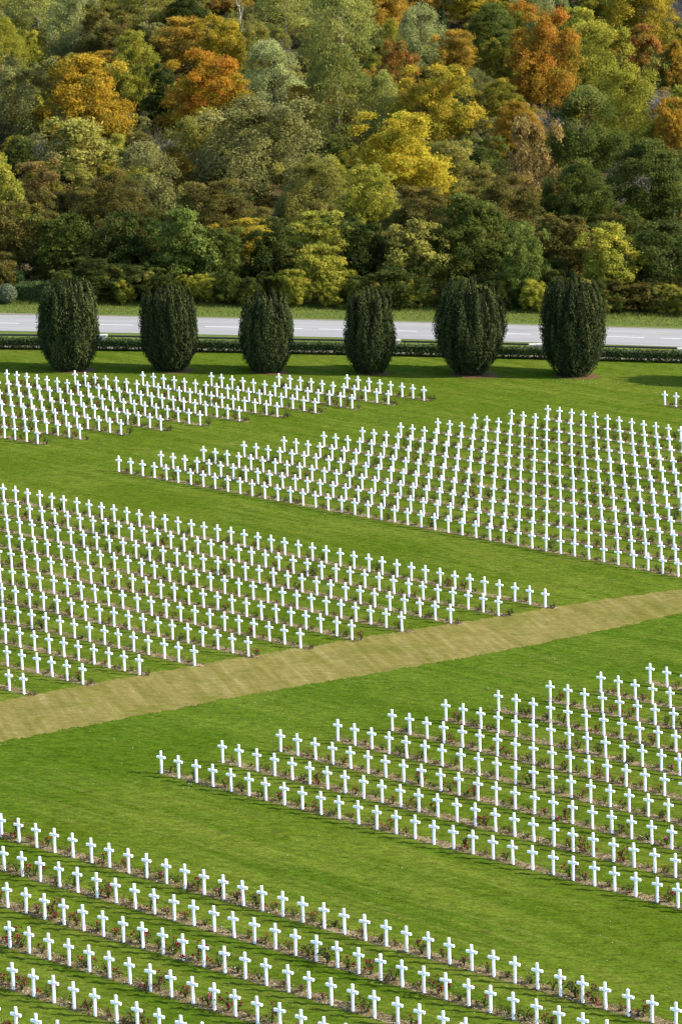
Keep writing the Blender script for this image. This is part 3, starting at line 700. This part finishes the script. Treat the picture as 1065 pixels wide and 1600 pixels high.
def crown(kind, s):
    if (kind,s) not in CMESH:
        lv,lq,lt = VAR[kind][s]; CMESH[kind,s] = mesh('crown', lv, lq, tint=lt, mats=[LEAF['green']])
    return CMESH[kind,s]
def trunk_unit(seed, nb, thin, spread=.75, sub=2):
    r = np.random.default_rng(seed); A=Acc()
    lean = r.normal(size=2)*.06
    path=[(lean[0]*t,lean[1]*t,t) for t in (-.04,.2,.5,.8,1.15)]; tv,tq=tube(path,np.array([1.5,1.1,.85,.6,.2])*thin,8); A.add(tv,tq)
    for k in range(nb):
        t=r.uniform(.25,1.0); an=2.4*k+r.normal()*.3; L=spread*r.uniform(.5,1)*(1.15-.4*t); rise=r.uniform(.25,.65)
        b=np.array([lean[0]*t,lean[1]*t,t]); d=np.array([math.cos(an)*L,math.sin(an)*L,rise*L*.8])
        mid=b+d*.5+[0,0,-.03]; e=b+d; tv,tq=tube([b,mid,e],np.array([.55,.38,.12])*thin,5); A.add(tv,tq)
        for s_ in range(sub):
            b2=b+d*r.uniform(.35,.85); d2=d*.4+r.normal(size=3)*.16*spread+[0,0,.08]; tv,tq=tube([b2,b2+d2*.5+r.normal(size=3)*.015,b2+d2],np.array([.26,.16,.05])*thin,4); A.add(tv,tq)
    return A
TRUNK = {'broad':[trunk_unit(s,10,.032).mesh('trunk',[BARK]) for s in (1,2,3)], 'birch':[trunk_unit(s,7,.011,.30).mesh('trunk',[BIRCHBARK]) for s in (4,5)],
         'sparse':[trunk_unit(s,16,.034,.85,3).mesh('trunk',[BARK]) for s in (8,9)], 'bare':[trunk_unit(s,30,.016,.8,7).mesh('trunk',[TWIG]) for s in (6,7)], 'bareviolet':[trunk_unit(s,34,.016,.85,7).mesh('trunk',[VIOLTWIG]) for s in (10,11)],
         'barebirch':[trunk_unit(s,14,.015,.35,4).mesh('trunk',[BIRCHBARK]) for s in (12,)]}
def slot_mat(o, m):
    o.material_slots[0].link = 'OBJECT'; o.material_slots[0].material = m
NAME = {'birch':'birch_tree','barebirch':'birch_tree','spruce':'spruce_tree','bare':'bare_tree','willow':'willow_tree','broad':'broadleaf_tree','sparse':'broadleaf_tree'}
TREES = [
(-41.8, 473.8, 5.91, 4.74, 4.74, 'birch', 'birchgreen', 'pale green wispy birch in the top left corner of the wood'),
(-44.6, 451.2, 3.29, 4.17, 4.17, 'birch', 'yellowgreen', 'yellowish birch cut by the left picture edge above the dark grey tree'),
(-35.4, 460.2, 4.31, 4.59, 4.59, 'willow', 'greygreen', 'grey green feathery tree to the right of the top left birch'),
(-35.3, 490.4, 5.1, 3.57, 2.97, 'broad', 'olive', 'olive tree at the top edge between the corner birch and the pale willow'),
(-30.9, 455.8, 3.79, 4.03, 3.4, 'broad', 'oliveb', 'brown tinged olive tree above the big golden tree'),
(-26.0, 480.5, 5.5, 3.95, 3.95, 'birch', 'olive', 'olive birch near the top edge left of the orange hillside tree'),
(-31.8, 494.0, 2.57, 2.57, 3.01, 'willow', 'pale', 'pale silvery willow top at the upper edge of the picture'),
(-19.8, 476.0, 3.96, 3.22, 3.29, 'broad', 'darkgreen', 'dark green tree behind the orange brown hillside tree'),
(-16.4, 490.4, 3.06, 2.3, 3.21, 'broad', 'rust', 'small reddish tree at the top edge left of the bare white birch'),
(-20.1, 455.8, 5.69, 3.55, 3.53, 'broad', 'orangeb', 'orange brown broad tree on the slope above the red orange tree'),
(-14.5, 449.0, 3.74, 4.44, 3.49, 'broad', 'gold', 'light golden tree touching the bare white birch'),
(-11.8, 466.9, 2.91, 5.19, 5.19, 'barebirch', 'olive', 'nearly leafless birch with bright white stem'),
(-5.6, 480.5, 5.5, 4.48, 4.48, 'birch', 'birchgreen', 'green birch at the top between the bare birch and the tallest birch'),
(-7.4, 452.1, 2.82, 3.76, 4.37, 'bare', 'bare', 'bare grey twiggy tree under the green birch'),
(2.3, 453.1, 5.89, 7.12, 7.12, 'birch', 'birchgreen', 'tallest pale green birch in the upper middle of the wood'),
(8.5, 481.4, 4.26, 3.75, 3.74, 'broad', 'orangeb', 'golden orange tree just right of the tallest birch top'),
(13.2, 452.1, 4.0, 4.94, 4.8, 'willow', 'greygreen', 'rounded grey green willow left of the dark spruce'),
(9.5, 458.0, 2.38, 3.81, 4.12, 'birch', 'yellowgreen', 'thin yellowish birch left of the rounded grey willow'),
(14.6, 490.4, 3.57, 3.06, 3.82, 'broad', 'orange', 'orange tree at the top edge above the rounded grey willow'),
(17.0, 463.4, 1.93, 5.06, 4.26, 'spruce', 'spruce', 'dark pointed spruce right of the rounded grey willow'),
(23.3, 490.4, 4.85, 3.06, 4.04, 'broad', 'gold', 'mustard gold tree at the top edge right of the spruce'),
(24.2, 464.8, 4.11, 3.87, 4.41, 'broad', 'green', 'plain green broad tree above the vivid orange rust tree'),
(32.3, 473.8, 3.2, 4.19, 4.45, 'willow', 'greygreen', 'grey green narrow tree above and right of the vivid orange rust tree'),
(36.6, 480.5, 1.75, 3.5, 4.48, 'spruce', 'spruce', 'small dark spruce near the top on the right'),
(36.3, 460.2, 3.35, 3.83, 4.87, 'broad', 'yellowgreen', 'yellow green tree below the small right hand spruce'),
(41.4, 476.0, 5.45, 4.46, 4.69, 'broad', 'goldgreen', 'mustard and green tree at the top right beside the big gold crown'),
(45.5, 465.6, 5.33, 6.3, 5.76, 'broad', 'gold', 'big gold crown in the top right corner of the wood'),
(52.8, 490.4, 4.08, 3.75, 3.75, 'bare', 'bareviolet', 'bare purplish grey thicket at the right top corner'),
(18.2, 443.6, 3.69, 4.15, 4.08, 'broad', 'orangeb', 'orange tree left of the vivid orange rust tree'),
(22.7, 437.8, 2.73, 4.1, 4.14, 'broad', 'goldgreen', 'half turned tree squeezed left of the vivid orange rust tree'),
(28.8, 434.3, 5.06, 6.78, 5.21, 'broad', 'rustorange', 'vivid orange rust tree, tallest red crown on the right half'),
(37.6, 443.6, 5.07, 4.84, 4.62, 'willow', 'yellowgreen', 'soft yellow olive tree right of the vivid orange rust tree'),
(44.0, 446.8, 3.25, 3.95, 4.86, 'broad', 'rust', 'rust red tree under the big gold crown'),
(-19.5, 380.0, 2.77, 2.77, 4.45, 'bare', 'bare', 'grey leafless thicket at the foot of the golden and red orange trees'),
(16.1, 377.9, 2.75, 3.14, 4.74, 'bare', 'bare', 'grey leafless thicket right of the bright yellow tree'),
(34.5, 366.8, 2.67, 2.29, 4.91, 'bare', 'bare', 'pale bare branches sticking up above the deep green tree at the right edge'),
(-33.1, 379.7, 3.16, 2.37, 3.89, 'bare', 'bare', 'grey bare branches left of the golden tree foot'),
(47.5, 440.0, 2.29, 3.66, 4.9, 'broad', 'orange', 'orange tree cut by the right picture edge under the gold crown'),
(-30.4, 401.1, 6.05, 5.63, 4.51, 'broad', 'goldorange', 'big golden orange tree on the left of the wood'),
(-24.9, 426.5, 3.77, 4.71, 4.71, 'broad', 'yellowgreen', 'green and yellow tree wedged right of the big golden orange tree'),
(-15.0, 406.7, 5.58, 5.29, 4.34, 'broad', 'redorange', 'vivid red orange round tree right of the left golden one'),
(-38.0, 401.4, 4.59, 4.72, 4.72, 'willow', 'darkgrey', 'dark grey olive tree left of the big golden orange tree'),
(-21.2, 417.5, 2.61, 3.91, 3.1, 'broad', 'darkgreen', 'dark green tree between the golden and the red orange round trees'),
(-6.9, 426.5, 4.88, 4.4, 4.4, 'willow', 'greygreen', 'grey olive willow right of the red orange round tree'),
(-9.6, 451.2, 2.82, 3.75, 3.61, 'willow', 'olive', 'small olive tree beneath the bare white birch'),
(-3.3, 406.2, 2.54, 3.8, 3.25, 'broad', 'orange', 'narrow orange tree half hidden left of the lower birch'),
(1.6, 405.6, 5.27, 6.11, 6.11, 'birch', 'birchdark', 'large green birch standing below the tallest birch'),
(9.7, 431.0, 3.14, 4.48, 3.8, 'broad', 'rust', 'rust red tree right of the lower birch'),
(7.2, 405.9, 2.96, 5.07, 4.32, 'birch', 'birchgreen', 'slim green birch in front of the rust red tree'),
(13.8, 402.6, 5.03, 5.03, 4.23, 'broad', 'gold', 'deep gold and green tree above the bright yellow tree'),
(19.0, 419.8, 3.06, 3.06, 3.92, 'willow', 'darkgrey', 'small grey green tree below the orange pair'),
(22.9, 392.3, 3.59, 3.26, 4.34, 'broad', 'orange', 'orange gold round tree above the tan leaved poplar'),
(22.3, 415.2, 3.45, 3.02, 3.93, 'broad', 'goldgreen', 'olive gold tree just below the left orange tree'),
(28.8, 403.7, 3.36, 3.36, 4.83, 'bare', 'bare', 'leafless grey tree below the vivid orange rust tree'),
(37.3, 401.4, 4.68, 4.8, 5.06, 'willow', 'yellowgreen', 'big rounded yellow green tree on the right slope'),
(29.4, 376.2, 5.48, 5.09, 5.89, 'willow', 'green', 'wide dull green tree under the rounded yellow green one'),
(42.6, 397.2, 2.48, 3.31, 4.34, 'broad', 'orange', 'orange brown tree at the right edge beside the yellow green one'),
(44.2, 419.8, 2.62, 3.49, 4.65, 'bare', 'bare', 'bare pale twigged tree at the right edge below the rust red tree'),
(22.6, 360.6, 3.0, 4.88, 5.44, 'sparse', 'brown', 'tan leaved thin poplar in the middle right'),
(7.8, 353.3, 5.36, 4.48, 6.58, 'broad', 'yellow', 'bright yellow round tree in the middle of the wood'),
(4.0, 335.8, 2.97, 2.97, 4.32, 'broad', 'yellowgreen', 'yellow green tree under the left side of the bright yellow tree'),
(-8.4, 370.1, 7.7, 5.39, 4.07, 'willow', 'greyolive', 'broad grey olive dome behind the third yew'),
(-15.3, 376.9, 4.31, 3.53, 3.32, 'willow', 'olive', 'olive dome left of the broad grey olive one'),
(-19.2, 342.8, 4.63, 4.63, 3.58, 'willow', 'greyolive', 'grey green dome rising behind the gap between the first two yews'),
(-28.8, 371.3, 5.79, 4.25, 3.58, 'sparse', 'olive', 'open olive tree with dark leaning limbs below the golden tree'),
(-31.5, 347.4, 2.89, 2.89, 3.33, 'sparse', 'brown', 'brownish shrub tree near the left edge below the dark grey tree'),
(-34.3, 335.9, 2.62, 4.19, 3.39, 'broad', 'brightyellow', 'bright yellow green small tree cut by the left picture edge'),
(-20.5, 304.7, 3.49, 3.17, 5.99, 'broad', 'oliveb', 'shaded olive tree with a dark slanting trunk on the left'),
(13.2, 356.6, 4.08, 4.08, 4.14, 'broad', 'olive', 'olive tree under the right side of the bright yellow tree'),
(17.4, 370.2, 3.47, 3.08, 3.63, 'broad', 'green', 'green tree left of the tan leaved poplar'),
(15.3, 301.0, 4.07, 3.44, 6.42, 'broad', 'oliveb', 'brown olive tree behind the fifth yew'),
(33.7, 340.4, 4.96, 4.96, 4.95, 'broad', 'green', 'deep green broad tree at the right edge of the wood front'),
(26.0, 333.5, 3.82, 3.82, 4.72, 'broad', 'green', 'deep green tree behind the sixth yew'),
(-1.8, 345.2, 3.95, 3.59, 3.63, 'willow', 'olive', 'muted olive tree behind the fourth yew'),
(8.0, 301.3, 3.45, 2.82, 5.62, 'broad', 'oliveb', 'dull brownish tree behind the gap between fourth and fifth yews'),
(-10.7, 303.0, 3.78, 2.84, 5.7, 'broad', 'oliveb', 'shaded brown olive tree behind the second and third yews'),
(-29.0, 296.1, 3.08, 3.39, 3.47, 'broad', 'oliveb', 'dark brownish shrub above the clipped hedge on the left'),
(-24.4, 294.4, 3.37, 3.37, 3.12, 'broad', 'green', 'green shrub directly behind the first yew'),
(-19.4, 293.8, 3.36, 3.36, 2.96, 'broad', 'darkgreen', 'dark green shrub filling the front between the first two yews'),
(-13.7, 292.8, 3.35, 3.65, 3.16, 'broad', 'brightgreen', 'fresh light green shrub behind the second yew'),
(-7.9, 297.8, 3.1, 1.86, 4.18, 'broad', 'gold', 'small amber shrub above the third yew'),
(-10.2, 291.6, 2.12, 3.03, 2.76, 'broad', 'green', 'leafy green shrub left of the third yew'),
(-5.2, 292.5, 2.74, 3.04, 2.45, 'broad', 'darkgreen', 'dark shrub right above the third yew'),
(-1.4, 296.3, 3.08, 2.47, 4.46, 'broad', 'brightyellow', 'arching yellow green bush above the gap between third and fourth yews'),
(-1.1, 288.7, 2.4, 2.4, 2.09, 'broad', 'yellowgreen', 'low yellow green bush on the verge left of the fourth yew'),
(3.0, 293.1, 2.74, 3.35, 2.83, 'broad', 'darkgreen', 'dark shrub behind the fourth yew'),
(7.7, 292.0, 3.34, 3.34, 2.76, 'broad', 'olive', 'shaded olive shrub between the fourth and fifth yews'),
(12.8, 294.0, 4.28, 4.28, 4.12, 'broad', 'green', 'thick green bush above the fifth yew'),
(17.3, 289.2, 2.11, 3.46, 2.9, 'broad', 'brightgreen', 'light green hazel bush between the fifth and sixth yews'),
(21.7, 295.6, 3.07, 2.77, 4.46, 'broad', 'oliveb', 'olive brown shrub above the sixth yew'),
(25.4, 290.5, 2.87, 3.17, 3.36, 'broad', 'yellowgreen', 'yellow green shrub just right of the sixth yew'),
(30.3, 292.6, 3.35, 3.35, 3.55, 'broad', 'darkgreen', 'dark shrub at the right edge of the wood front'),
(25.6, 288.3, 2.1, 1.22, 1.22, 'broad', 'oliveb', 'low brownish bramble clump on the verge right of the sixth yew'),
(28.2, 288.3, 2.16, 1.26, 1.26, 'broad', 'oliveb', 'dull bramble clump on the verge between brown clump and right edge'),
(30.8, 288.3, 1.98, 1.06, 1.06, 'broad', 'olive', 'dull olive bramble clump on the verge at the right edge'),
(-21.4, 288.3, 2.7, 1.66, 1.66, 'broad', 'darkgreen', 'low dark bush on the verge behind the first yew'),
(-18.0, 288.3, 2.4, 1.39, 1.39, 'broad', 'darkgreen', 'low dark bush on the verge between the first two yews'),
(5.8, 288.3, 3.3, 1.8, 1.4, 'broad', 'darkgreen', 'low dark bush on the verge right of the fourth yew'),
]
for k,(x,y,rx_,rz_,zc,kind,pal,lab) in enumerate(TREES):
    shrub = y < 300 or 'shrub' in lab or 'bush' in lab
    e = bpy.data.objects.new('woodland_shrub' if shrub else NAME[kind], None); COL.objects.link(e); e.location=(x,y,gz(x,y)); tag(e,lab,'shrub' if shrub else 'tree','trees and shrubs of the autumn wood')
    rot = float(rng.uniform(0,6.283))
    if kind == 'bare':
        tm = TRUNK['bareviolet' if pal=='bareviolet' else 'bare']
        for j in range(3):
            c = obj('trunk', tm[(k+j)%len(tm)], e, (float(rng.normal()*rx_*.3*(j>0)),float(rng.normal()*rx_*.2*(j>0)),0), rot+j*2); s=(zc+rz_*.7)/1.3; c.scale=(rx_*1.25,rx_*1.25,s*float(rng.uniform(.85,1.05)))
        continue
    vk = 'broadsmall' if kind=='broad' and rx_<3.4 else kind
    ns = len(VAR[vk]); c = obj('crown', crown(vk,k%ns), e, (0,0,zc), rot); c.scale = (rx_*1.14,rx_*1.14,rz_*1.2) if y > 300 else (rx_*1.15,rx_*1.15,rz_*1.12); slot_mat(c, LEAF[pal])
    tk = kind if kind in ('birch','sparse','barebirch') else 'broad'
    tm = TRUNK[tk]; t = obj('trunk', tm[k%len(tm)], e, (0,0,0), rot); hs = zc+rz_*(.35 if tk!='barebirch' else .6); t.scale=(min(rx_*.95,hs*.8),min(rx_*.95,hs*.8),hs)

# understory between the named trees, and the wood going on outside the picture
UPAL = ['olive','oliveb','green','darkgreen','yellowgreen','brown','greyolive','goldgreen','orangeb']
TX = np.array([(t[0],t[1],t[2]) for t in TREES]); UP=[]; US=[]; UR=[]; UK=[]; UV_=[]
def scatter(n, xr, yr, size, pals, clear=True):
    for _ in range(n):
        x=rng.uniform(*xr); y=rng.uniform(*yr); s=rng.uniform(*size)
        if clear and abs(x)<y*.112+3:
            d=np.hypot(TX[:,0]-x,TX[:,1]-y)
            if (d<TX[:,2]*.42).any(): continue
        zs=s*rng.uniform(.85,1.25); UP.append((x,y,gz(x,y)+zs*.72)); US.append((s,s,zs)); UR.append((0,0,rng.uniform(0,6.28))); UK.append(UPAL.index(pals[rng.integers(0,len(pals))])); UV_.append(int(rng.integers(0,3)))
scatter(170,(-24.5,46),(286.2,289.2),(.7,1.5),['olive','green','darkgreen','yellowgreen','green'],False)
scatter(160,(-42,42),(289,345),(1.3,2.6),['olive','oliveb','green','darkgreen','darkgreen','oliveb'])
scatter(430,(-60,60),(345,503),(1.7,2.9),['olive','oliveb','green','greyolive','greyolive','yellowgreen','brown','orangeb','goldgreen'])
scatter(46,(-62,62),(506,600),(4,6),['olive','yellowgreen','goldgreen','orangeb','greyolive','green'],False)
scatter(10,(46,80),(289,335),(3.5,5.5),['green','darkgreen','olive'],False)
scatter(30,(40,100),(291,480),(3.4,5.5),['olive','green','darkgreen','goldgreen','yellowgreen'],False)
scatter(420,(-150,150),(505,760),(4,6.5),['olive','yellowgreen','goldgreen','orangeb','greyolive','green'],False)
scatter(150,(80,150),(291,505),(3.5,6),['olive','green','greyolive','goldgreen','yellowgreen','orangeb'],False)
scatter(150,(-150,-62),(297,505),(3.5,6),['olive','green','greyolive','goldgreen','yellowgreen','orangeb'],False)
scatter(26,(-100,-42),(297,480),(3.4,5.5),['olive','green','darkgreen','goldgreen','orangeb'],False)
pm = bpy.data.meshes.new('woodland_undergrowth'); pm.from_pydata(UP,[],[])
for nm,typ,val,key in (('sc','FLOAT_VECTOR',US,'vector'),('rt','FLOAT_VECTOR',UR,'vector'),('pal','INT',[k*3+v for k,v in zip(UK,UV_)],'value')):
    at = pm.attributes.new(nm,typ,'POINT'); at.data.foreach_set(key, np.asarray(val, np.int32 if typ=='INT' else np.float32).ravel())
uo = stuff(obj('woodland_undergrowth', pm),'mixed undergrowth and farther crowns filling the autumn wood')
ng = bpy.data.node_groups.new('undergrowth','GeometryNodeTree'); ng.interface.new_socket('Geometry',in_out='INPUT',socket_type='NodeSocketGeometry'); ng.interface.new_socket('Geometry',in_out='OUTPUT',socket_type='NodeSocketGeometry')
gi = ng.nodes.new('NodeGroupInput'); go = ng.nodes.new('NodeGroupOutput'); jn = ng.nodes.new('GeometryNodeJoinGeometry')
def named(nm,dt):
    x = ng.nodes.new('GeometryNodeInputNamedAttribute'); x.data_type = dt; x.inputs['Name'].default_value = nm; return x.outputs['Attribute']
a_sc,a_rt,a_pl = named('sc','FLOAT_VECTOR'),named('rt','FLOAT_VECTOR'),named('pal','INT')
srcs = [[o for o in bpy.data.objects if o.name.startswith('crown') and o.parent and o.data is CMESH[kk]][0] for kk in (('broadsmall',0),('broadsmall',1),('broadsmall',2))]
for v_,so in enumerate(srcs):
    oi = ng.nodes.new('GeometryNodeObjectInfo'); oi.inputs['Object'].default_value = so; oi.transform_space = 'ORIGINAL'
    for p_,pn in enumerate(UPAL):
        sm_ = ng.nodes.new('GeometryNodeSetMaterial'); sm_.inputs['Material'].default_value = LEAF[pn]; ng.links.new(oi.outputs['Geometry'],sm_.inputs['Geometry'])
        cmp_ = ng.nodes.new('FunctionNodeCompare'); cmp_.data_type='INT'; cmp_.operation='EQUAL'; ng.links.new(a_pl,[s for s in cmp_.inputs if s.type=='INT'][0]); [s for s in cmp_.inputs if s.type=='INT'][1].default_value = p_*3+v_
        ip = ng.nodes.new('GeometryNodeInstanceOnPoints'); ng.links.new(gi.outputs[0],ip.inputs['Points']); ng.links.new(cmp_.outputs[0],ip.inputs['Selection']); ng.links.new(sm_.outputs[0],ip.inputs['Instance'])
        ng.links.new(a_rt,ip.inputs['Rotation']); ng.links.new(a_sc,ip.inputs['Scale']); ng.links.new(ip.outputs[0],jn.inputs[0])
ng.links.new(jn.outputs[0],go.inputs[0])
md = uo.modifiers.new('undergrowth','NODES'); md.node_group = ng

# long grass on the verge at the foot of the wood
n = 26000; X = rng.uniform(-46,46,n); Y = np.where(rng.random(n)<.6, rng.uniform(280.2,287.5,n), 287.3-np.abs(rng.normal(size=n))*1.1); hgt = rng.uniform(.05,.16,n)+np.clip((Y-284)*.07,0,.28)
Z = ground(X,Y)+.01; a=rng.uniform(0,6.28,n); w=.035; dx=np.cos(a)*w; dy=np.sin(a)*w; lx=rng.normal(size=n)*.05
v=np.stack([np.stack([X-dx,Y-dy,Z],1),np.stack([X+dx,Y+dy,Z],1),np.stack([X+lx,Y+rng.normal(size=n)*.05,Z+hgt],1)],1).reshape(-1,3)
GRASS = mat_leaf('long_grass_blades',(.060,.095,.012),(.100,.130,.020),(.16,.165,.045),.3)
stuff(obj('verge_grass', mesh('verge_grass',v,tris=np.arange(3*n).reshape(-1,3),mats=[GRASS],tint=np.repeat(rng.random(n),3))),'longer grass along the verge at the foot of the wood')
